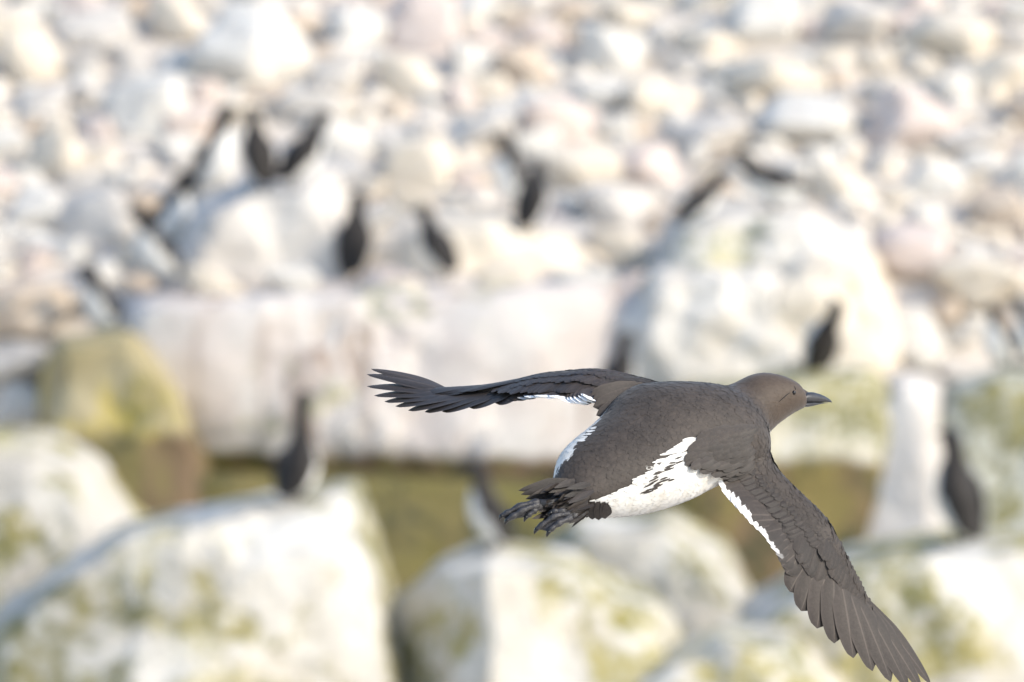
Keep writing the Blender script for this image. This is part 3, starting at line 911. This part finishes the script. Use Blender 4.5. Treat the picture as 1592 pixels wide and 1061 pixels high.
# long loose white flank feathers overlapping the dark rump, and dark ones overlapping the white
for (x0, y0, x1, y1, n_, white, ln) in [
        (1084, 680, 1072, 690, 13, 1.0, 0.020), (1076, 692, 1052, 702, 14, 1.0, 0.020), (1070, 704, 1040, 716, 15, 1.0, 0.022), (1062, 716, 1030, 730, 16, 1.0, 0.022),
        (1040, 728, 1000, 750, 24, 1.0, 0.020), (990, 758, 948, 776, 18, 1.0, 0.018), (950, 772, 934, 782, 18, 1.0, 0.018),
        (1060, 712, 1012, 752, 16, 0.0, 0.014), (1046, 742, 1010, 766, 14, 0.0, 0.012),
        (893, 692, 872, 715, 16, 1.0, 0.014), (930, 665, 896, 690, 14, 1.0, 0.010)]:
    for i in range(n_):
        t = (i + rb.uniform(-0.4, 0.4)) / n_
        px, py = lerp(x0, x1, t) + rb.uniform(-5, 5), lerp(y0, y1, t) + rb.uniform(-3, 3)
        p, n = surf(px, py)
        if bvh.ray_cast(CAM - ROOT + ray(px, py).normalized() * (D0 - 0.6), ray(px - ln / 0.00066 * 0.93, py + ln / 0.00066 * 0.28).normalized())[0] is None: continue
        tip = surf(px - ln / 0.00066 * 0.93, py + ln / 0.00066 * rb.uniform(0.10, 0.46))[0]
        d2 = tip - p
        if d2.length > 0.05 or d2.length < 0.002: continue
        vs, fs = scale_feather(p + n * 0.0004, d2.normalized(), n, min(d2.length, ln) * rb.uniform(0.6, 1.1), 0.0029 * (1 if white else 0.65), 0.0010)
        b0 = len(cv); cv += vs; cf += [tuple(i2 + b0 for i2 in f) for f in fs]
        cw += [white] * 12; ch += [0.0] * 12; ct += [rb.uniform(0.95, 1.03)] * 12

nbody = len(cf)
# the crease behind the eye
fur = []
for pts_ in ([(1228.5, 610.5), (1224, 613.5), (1220, 617), (1215, 621.5), (1210.5, 625.5)], [(1234.5, 600.5), (1236.3, 603.5), (1236.8, 606)]):
    path = [surf(*q)[0] + TOCAM * 0.0001 for q in pts_]
    fur.append(tube(path, [0.0002, 0.0005, 0.0006, 0.0005, 0.0002][:len(path)], 6))
v, f = join(fur)
b0 = len(cv); cv += v; cf += [tuple(i + b0 for i in q) for q in f]
cw += [0.0] * len(v); ch += [1.0] * len(v); ct += [1.0] * len(v)
me = bpy.data.meshes.new('body'); me.from_pydata(cv, [], cf)
attr_float(me, 'white', cw); attr_float(me, 'head', ch); attr_float(me, 'tone', ct)
body = mesh_obj('body', me, [PLUMAGE, FURROW], bird)
for i in range(nbody, len(me.polygons)): me.polygons[i].material_index = 1

# eye
p, n = surf(1234.5, 610.8)
bm = bmesh.new(); bmesh.ops.create_uvsphere(bm, u_segments=16, v_segments=12, radius=0.0024)
bmesh.ops.translate(bm, verts=bm.verts, vec=p - n * 0.0006)
me = bpy.data.meshes.new('eye'); bm.to_mesh(me); bm.free(); mesh_obj('eye', me, EYE, bird)

# bill: upper and lower mandible meeting at the gape line
def mandible(rows_, name, parent):
    vs, fs = [], []; ring = 16
    for (x, yt, yb, z, th) in rows_:
        a, b = B(x, yt, z), B(x, yb, z); c = (a + b) * 0.5
        for j in range(ring):
            q = 2 * math.pi * j / ring
            vs.append(c + (a - c) * math.cos(q) + TOCAM * (th * math.sin(q)))
    for i in range(len(rows_) - 1):
        for j in range(ring):
            k = (j + 1) % ring
            fs.append((i * ring + j, i * ring + k, (i + 1) * ring + k, (i + 1) * ring + j))
    fs.append(tuple(range(ring - 1, -1, -1))); fs.append(tuple((len(rows_) - 1) * ring + j for j in range(ring)))
    m_ = bpy.data.meshes.new(name); m_.from_pydata(vs, [], fs)
    return mesh_obj(name, m_, BILL, parent)
bill = empty('bill', (0, 0, 0), bird)
mandible([(1240, 621, 627.2, 0.112, 0.006), (1247, 615, 627, 0.114, 0.0088), (1256, 610, 626.8, 0.118, 0.0085), (1264, 610, 626.6, 0.122, 0.007), (1274, 612.8, 626.4, 0.127, 0.0052),
          (1282, 616, 625.3, 0.131, 0.0038), (1288, 619.6, 625.6, 0.134, 0.0024), (1292, 622.8, 626, 0.136, 0.0012), (1293.4, 625, 626.4, 0.137, 0.0005)], 'upper_mandible', bill)
mandible([(1240, 625.9, 630, 0.112, 0.0062), (1248, 625.8, 633.2, 0.115, 0.0090), (1256, 625.7, 633, 0.118, 0.0080), (1264, 625.6, 631.6, 0.122, 0.0062),
          (1274, 625.9, 629, 0.127, 0.004), (1281, 626, 627.6, 0.131, 0.0025), (1287, 626.1, 626.8, 0.134, 0.001)], 'lower_mandible', bill)

# ---- feathers
class FB:
    def __init__(self): self.v, self.f, self.uv, self.tone, self.tip = [], [], [], [], []
    def feather(self, base, tip, width, n, bend=0.0, camber=0.0, roll=0.0, pointed=0.0, tone=1.0, tipw=0.0, ns=12, asym=0.0, droop=0.0):
        ax = tip - base; L = ax.length; a = ax / L
        side = n.cross(a).normalized(); nn = a.cross(side).normalized()
        if nn.dot(n) < 0: nn = -nn
        b0 = len(self.v); us = (-1, -0.55, 0, 0.55, 1)
        for i in range(ns + 1):
            v = i / ns
            w = min(1.0, 0.45 + 1.5 * v)
            v0 = 0.72 - 0.37 * pointed
            if v > v0:
                q = (v - v0) / (1 - v0)
                w *= max(0.03, math.sqrt(max(0, 1 - q * q)) * (1 - pointed) + pointed * (1 - q) ** 0.75)
            hw = width * 0.5 * w
            c = base + ax * v + side * (bend * L * (v * v - v)) + nn * (camber * L * (4 * v * (1 - v)) - droop * L * v * v)
            for u in us:
                uu = u + asym * (1 - u * u) * 0.0
                off = hw * (u + (asym if u else 0) * 0.5 * 0)
                k = 1 + asym * (1 if u > 0 else -1)
                self.v.append(c + side * (hw * u * k) + nn * (roll * hw * u - 0.10 * hw * u * u))
                self.uv.append((u * 0.5 + 0.5, v)); self.tone.append(tone); self.tip.append(tipw)
        for i in range(ns):
            for j in range(4):
                q = b0 + i * 5 + j
                self.f.append((q, q + 1, q + 6, q + 5))
    def build(self, name, parent, mat=FEATHER):
        me = bpy.data.meshes.new(name); me.from_pydata(self.v, [], self.f)
        attr_float(me, 'tone', self.tone); attr_float(me, 'tipw', self.tip)
        uvl = me.uv_layers.new(name='UVMap')
        li = [0] * len(me.loops); me.loops.foreach_get('vertex_index', li)
        flat = []
        for i in li: flat += self.uv[i]
        uvl.data.foreach_set('uv', flat)
        return mesh_obj(name, me, mat, parent)

def wing(tab, primaries, secs, nsec, coverts, facing, side_tone, wide=1.38):
    """primaries: (base x,y,z, tip x,y,z, width, bend, pointed); secs: (base line, tip line) as point pairs"""
    # wing coverts: one mesh, the feathered upper side of the wing
    fb = FB()
    for (f0, f1, s0, s1, cnt, length, width, lift, outdir) in coverts:
        for i in range(cnt):
            s = lerp(s0, s1, (i + rb.uniform(-0.2, 0.2)) / max(1, cnt - 1)); s = min(1, max(0, s))
            L, T, th, span, n = arm_frame(tab, s)
            if n.dot(facing) < 0: n = -n
            x = lerp(f0, f1, s) + rb.uniform(-0.03, 0.03)
            pr = math.sqrt(max(0, 1 - (2 * x - 1) ** 2)) * (1.35 - 0.7 * x) if 0 <= x <= 1 else 0
            base = L + (T - L) * x + n * (pr * th * 0.9 + 0.0004)
            ch_ = (T - L).normalized()
            d = (ch_ * (1 - outdir) + span * outdir).normalized()
            ln = length * rb.uniform(0.9, 1.1)
            x2 = min(1.0, x + ln * (1 - outdir) / (T - L).length)
            pr2 = math.sqrt(max(0, 1 - (2 * x2 - 1) ** 2)) * (1.35 - 0.7 * x2)
            tip = base + d * ln + n * ((pr2 - pr) * th * 0.9 + lift * 0.5)
            fb.feather(base, tip, width * rb.uniform(0.9, 1.1), n, rb.uniform(-0.04, 0.04), 0.02, -0.03, 0.12, rb.uniform(0.82, 1.14) * side_tone, 0.0, 8)
    w = fb.build('wing', bird, COVERT)
    for i in range(nsec):
        t = i / (nsec - 1)
        b_ = catmull(secs[0], t * (len(secs[0]) - 1)); e_ = catmull(secs[1], t * (len(secs[1]) - 1))
        L, T, th, span, n = arm_frame(tab, lerp(0.1, 0.62, t))
        if n.dot(facing) < 0: n = -n
        fb = FB()
        jit = 0.0005
        fb.feather(B(*b_) - n * (0.0008 * t), B(*e_) + Vector((rb.gauss(0, jit), rb.gauss(0, jit), rb.gauss(0, jit))), secs[2] * rb.uniform(0.92, 1.08), n,
                   0.06, 0.02, -0.10, 0.0, rb.uniform(0.85, 1.12) * side_tone, secs[3] * (1 if t < secs[4] else max(0.0, 1 - (t - secs[4]) * 9)), 12)
        fb.build('secondary_feather', w)
    for i, (bx, by, bz, tx, ty, tz, wd, bend, pt) in enumerate(primaries):
        a, e = B(bx, by, bz), B(tx, ty, tz)
        L, T, th, span, n = arm_frame(tab, lerp(0.66, 0.98, i / (len(primaries) - 1)))
        if n.dot(facing) < 0: n = -n
        fb = FB()
        fb.feather(a - n * 0.0006 * i, e - n * 0.0004 * i, wd * wide, n, bend, 0.025, -0.08, pt * 0.7, rb.uniform(0.88, 1.1) * side_tone, 0.0, 18)
        fb.build('primary_feather', w)
    return w

# near (right) wing: seen almost full face
PR = [(1262, 842, 0.004, 1223, 892, -0.014, 0.021, 0.06, 0.10), (1270, 850, 0.004, 1228, 920, -0.014, 0.022, 0.06, 0.15), (1279, 858, 0.005, 1246, 950, -0.013, 0.0225, 0.05, 0.22),
      (1288, 867, 0.006, 1271, 977, -0.010, 0.0225, 0.04, 0.30), (1297, 877, 0.007, 1298, 1000, -0.007, 0.022, 0.02, 0.38), (1306, 887, 0.008, 1328, 1023, -0.003, 0.0215, 0.0, 0.45),
      (1315, 898, 0.010, 1358, 1043, 0.002, 0.0205, -0.02, 0.52), (1324, 909, 0.011, 1387, 1060, 0.008, 0.019, -0.03, 0.6), (1333, 920, 0.013, 1414, 1071, 0.014, 0.0175, -0.03, 0.68),
      (1341, 928, 0.015, 1436, 1074, 0.020, 0.0155, -0.03, 0.75), (1347, 930, 0.017, 1450, 1064, 0.026, 0.0125, -0.02, 0.8)]
SR = ([(1152, 732, 0.030), (1180, 765, 0.020), (1215, 800, 0.012), (1240, 822, 0.008), (1262, 842, 0.004)],
      [(1108, 731, 0.004), (1124, 764, -0.006), (1156, 798, -0.012), (1190, 838, -0.014), (1216, 880, -0.015)], 0.024, 1.0, 0.80)
CR = [  # from the trailing side forward: chord start, span range, count, length, width, lift, outward share
 (0.66, 0.62, 0.20, 0.66, 22, 0.034, 0.0125, 0.0016, 0.08),
 (0.42, 0.40, 0.20, 0.70, 24, 0.028, 0.0110, 0.0014, 0.12),
 (0.60, 0.55, 0.58, 0.95, 20, 0.030, 0.0150, 0.0, 0.50),
 (0.28, 0.26, 0.18, 0.78, 28, 0.020, 0.0095, 0.0012, 0.18),
 (0.24, 0.22, 0.62, 0.98, 22, 0.024, 0.0120, 0.0, 0.50),
 (0.16, 0.15, 0.16, 0.80, 32, 0.016, 0.0080, 0.0010, 0.25),
 (0.07, 0.06, 0.16, 0.92, 38, 0.013, 0.0065, 0.0008, 0.35),
 (0.02, 0.01, 0.16, 0.97, 40, 0.010, 0.0055, 0.0006, 0.45)]
wr = wing(ARM_R, PR, SR, 18, CR, TOCAM, 1.0)

# far (left) wing: seen nearly edge-on, its white trailing edge below
UPF = (UP * 0.9 + TOCAM * 0.4).normalized()
PL = [(826, 600, 0.085, 770, 627, 0.082, 0.021, 0.0, 0.15), (806, 601, 0.095, 729, 633, 0.092, 0.022, 0.0, 0.22), (788, 602, 0.104, 687, 639, 0.102, 0.0225, 0.0, 0.32),
      (770, 602.5, 0.112, 660, 639, 0.112, 0.0225, 0.02, 0.4), (754, 603, 0.120, 634, 636, 0.122, 0.022, 0.03, 0.48), (740, 603.5, 0.127, 614, 629, 0.133, 0.0215, 0.04, 0.55),
      (728, 604, 0.134, 597, 621, 0.146, 0.0205, 0.05, 0.6), (718, 604, 0.141, 581, 611, 0.158, 0.019, 0.06, 0.66), (710, 604, 0.147, 570, 596, 0.172, 0.0175, 0.08, 0.72),
      (705, 603.5, 0.152, 570, 577, 0.186, 0.0155, 0.10, 0.78), (702, 603, 0.157, 576, 568, 0.196, 0.0125, 0.10, 0.8)]
SL = ([(938, 604, 0.055), (915, 600, 0.062), (880, 598, 0.072), (850, 598, 0.080), (826, 600, 0.090)],
      [(915, 620, 0.018), (893, 627, 0.026), (862, 620, 0.036), (832, 618, 0.048), (782, 625, 0.074)], 0.022, 1.0, 0.78)
CL = [(0.62, 0.60, 0.16, 0.72, 22, 0.034, 0.0125, 0.0016, 0.25),
      (0.42, 0.40, 0.14, 0.76, 24, 0.028, 0.0110, 0.0014, 0.3),
      (0.45, 0.45, 0.66, 0.97, 13, 0.060, 0.0130, 0.0010, 0.75),
      (0.26, 0.24, 0.12, 0.82, 28, 0.020, 0.0095, 0.0012, 0.35),
      (0.12, 0.12, 0.12, 0.95, 34, 0.015, 0.0075, 0.0008, 0.45),
      (0.03, 0.02, 0.12, 0.97, 40, 0.010, 0.0055, 0.0006, 0.5)]
wl = wing(ARM_L, PL, SL, 20, CL, UPF, 1.3, 1.8)

# scapulars and tertials that bridge back and wing
fb = FB()
for r_ in range(7):
    t_ = r_ / 6                                   # rows climb from the edge of the scapulars to the shoulder
    e0 = (lerp(1086, 1150, t_), lerp(682, 676, t_)); e1 = (lerp(1064, 1140, t_), lerp(722, 706, t_)); e2 = (lerp(1128, 1180, t_), lerp(745, 722, t_))
    for i_ in range(11):
        u_ = (i_ + rb.uniform(-0.25, 0.25)) / 10
        tx, ty = catmull([e0, e1, e2], min(2, max(0, u_ * 2)))
        bx, by = tx + 30 + rb.uniform(-3, 3), ty - 14 + rb.uniform(-3, 3)
        if bvh.ray_cast(CAM - ROOT + ray(bx, by).normalized() * (D0 - 0.6), ray(bx, by).normalized())[0] is None or bx > 1180: continue
        p0, n0 = surf(bx, by); p1, n1 = surf(tx, ty)
        if (p1 - p0).length > 0.05: p1 = p0 + (B(tx, ty, 0.0) - B(bx, by, 0.0))
        fb.feather(p0 + n0 * 0.0004, p1 + TOCAM * (0.0015 if ty < 725 else 0.006), 0.0115 * rb.uniform(0.85, 1.1), TOCAM, 0.03, 0.05, -0.04, 0.15, rb.uniform(0.86, 1.06), 0.0, 8)
fb.build('scapular_plumage', body, COVERT)
fb = FB()
for (bx, by, bz, tx, ty, tz, w_) in [
        (1000, 600, 0.040, 921, 622, 0.020, 0.018), (1004, 604, 0.036, 922, 633, 0.016, 0.018), (1010, 610, 0.030, 927, 646, 0.010, 0.018),
        (1016, 618, 0.024, 934, 658, 0.006, 0.017), (990, 598, 0.046, 918, 614, 0.03, 0.016)]:
    fb.feather(B(bx, by, bz), B(tx, ty, tz), w_, TOCAM, -0.03, 0.04, 0.05, 0.15, rb.uniform(1.0, 1.35), 0.0, 10)
fb.build('scapular_plumage', body, COVERT)

# tail
fb = FB()
TAIL = [(884, 748, 806, 763), (886, 752, 810, 769), (888, 757, 817, 776), (890, 763, 824, 784), (894, 769, 832, 791), (898, 775, 840, 797), (904, 781, 852, 802), (910, 786, 866, 806)]
for i, (bx, by, tx, ty) in enumerate(TAIL):
    fb.feather(B(bx, by, -0.085), B(tx, ty, -0.116 + 0.002 * abs(i - 3)), 0.013, TOCAM, 0.02, 0.02, -0.1, 0.8, rb.uniform(0.45, 0.7), 0.0, 10)
for i in range(60):
    x, y = rb.uniform(862, 925), rb.uniform(745, 800)
    fb.feather(B(x, y, -0.100), B(x - rb.uniform(22, 40), y + rb.uniform(8, 22), -0.128), 0.0075, (TOCAM + Vector((rb.gauss(0, .35), 0, rb.gauss(0, .35)))).normalized(), rb.uniform(-0.05, 0.08), 0.04, rb.uniform(-0.25, 0.25), 0.85, rb.uniform(0.4, 0.95), 0.0, 8)
for (x, y, tx, ty) in [(916, 780, 912, 805), (922, 780, 921, 808), (930, 780, 931, 809), (938, 781, 941, 807), (942, 784, 946, 803)]:
    fb.feather(B(x, y, -0.100), B(tx, ty, -0.088), 0.009, TOCAM, 0.02, 0.08, -0.15, 0.15, rb.uniform(0.7, 0.95), 0.0, 8)
fb.build('tail', bird, COVERT)

# feet: shank, three toes with claws, webs folded between them
def foot(shank, toes, web):
    parts, claws = [], []
    parts.append(tube([B(*q) for q in shank], [0.0055, 0.005, 0.0042, 0.0045][:len(shank)], 12))
    paths = []
    for t in toes:
        pts_ = [B(*catmull(t, k / 4)) for k in range(4 * (len(t) - 1) + 1)]
        m = len(pts_)
        rad = [lerp(0.0037, 0.0026, k / (m - 1)) * (1 + 0.22 * math.sin(k * math.pi / 2)) for k in range(m)]
        parts.append(tube(pts_, rad, 10)); paths.append(pts_)
        d = (pts_[-1] - pts_[-3]).normalized()
        c0 = pts_[-1] - d * 0.001
        claws.append(tube([c0, c0 + d * 0.002 - UP * 0.0006, c0 + d * 0.0034 - UP * 0.002, c0 + d * 0.0038 - UP * 0.0034], [0.0023, 0.0020, 0.0012, 0.0003], 8))
    for a, b in zip(paths, paths[1:]):
        n = min(len(a), len(b)); vs, fs = [], []
        for k in range(n):
            s = 1 - 0.25 * (k / (n - 1)) ** 2
            mid = (a[k] + b[k]) * 0.5 - TOCAM * 0.004 * (k / n)
            vs += [a[k], mid * s + ((a[max(0, k - 1)] + b[max(0, k - 1)]) * 0.5) * (1 - s), b[k]]
        for k in range(n - 1):
            for j in range(2):
                q = k * 3 + j; fs.append((q, q + 1, q + 4, q + 3))
        parts.append((vs, fs))
    v, f = join(parts); nl = len(f)
    v2, f2 = join(claws)
    v, f = join([(v, f), (v2, f2)])
    me = bpy.data.meshes.new('foot'); me.from_pydata(v, [], f)
    o = mesh_obj('foot', me, [LEG, CLAW], bird)
    for i in range(nl, len(me.polygons)): me.polygons[i].material_index = 1
    return o
foot([(890, 778, -0.098), (862, 782, -0.116), (838, 783, -0.124)],
     [[(838, 781, -0.125), (812, 786, -0.130), (792, 796, -0.132), (780, 802, -0.132)],
      [(838, 785, -0.126), (816, 792, -0.133), (800, 801, -0.136), (788, 809, -0.136)],
      [(840, 787, -0.124), (832, 793, -0.128), (824, 799, -0.130), (818, 804, -0.130)]], None)
foot([(915, 792, -0.080), (902, 800, -0.105), (888, 803, -0.122)],
     [[(888, 800, -0.122), (866, 802, -0.128), (846, 814, -0.131), (834, 823, -0.131)],
      [(888, 805, -0.124), (872, 812, -0.131), (860, 820, -0.134), (853, 827, -0.134)],
      [(892, 797, -0.120), (876, 795, -0.124), (864, 795, -0.126), (856, 797, -0.126)]], None)
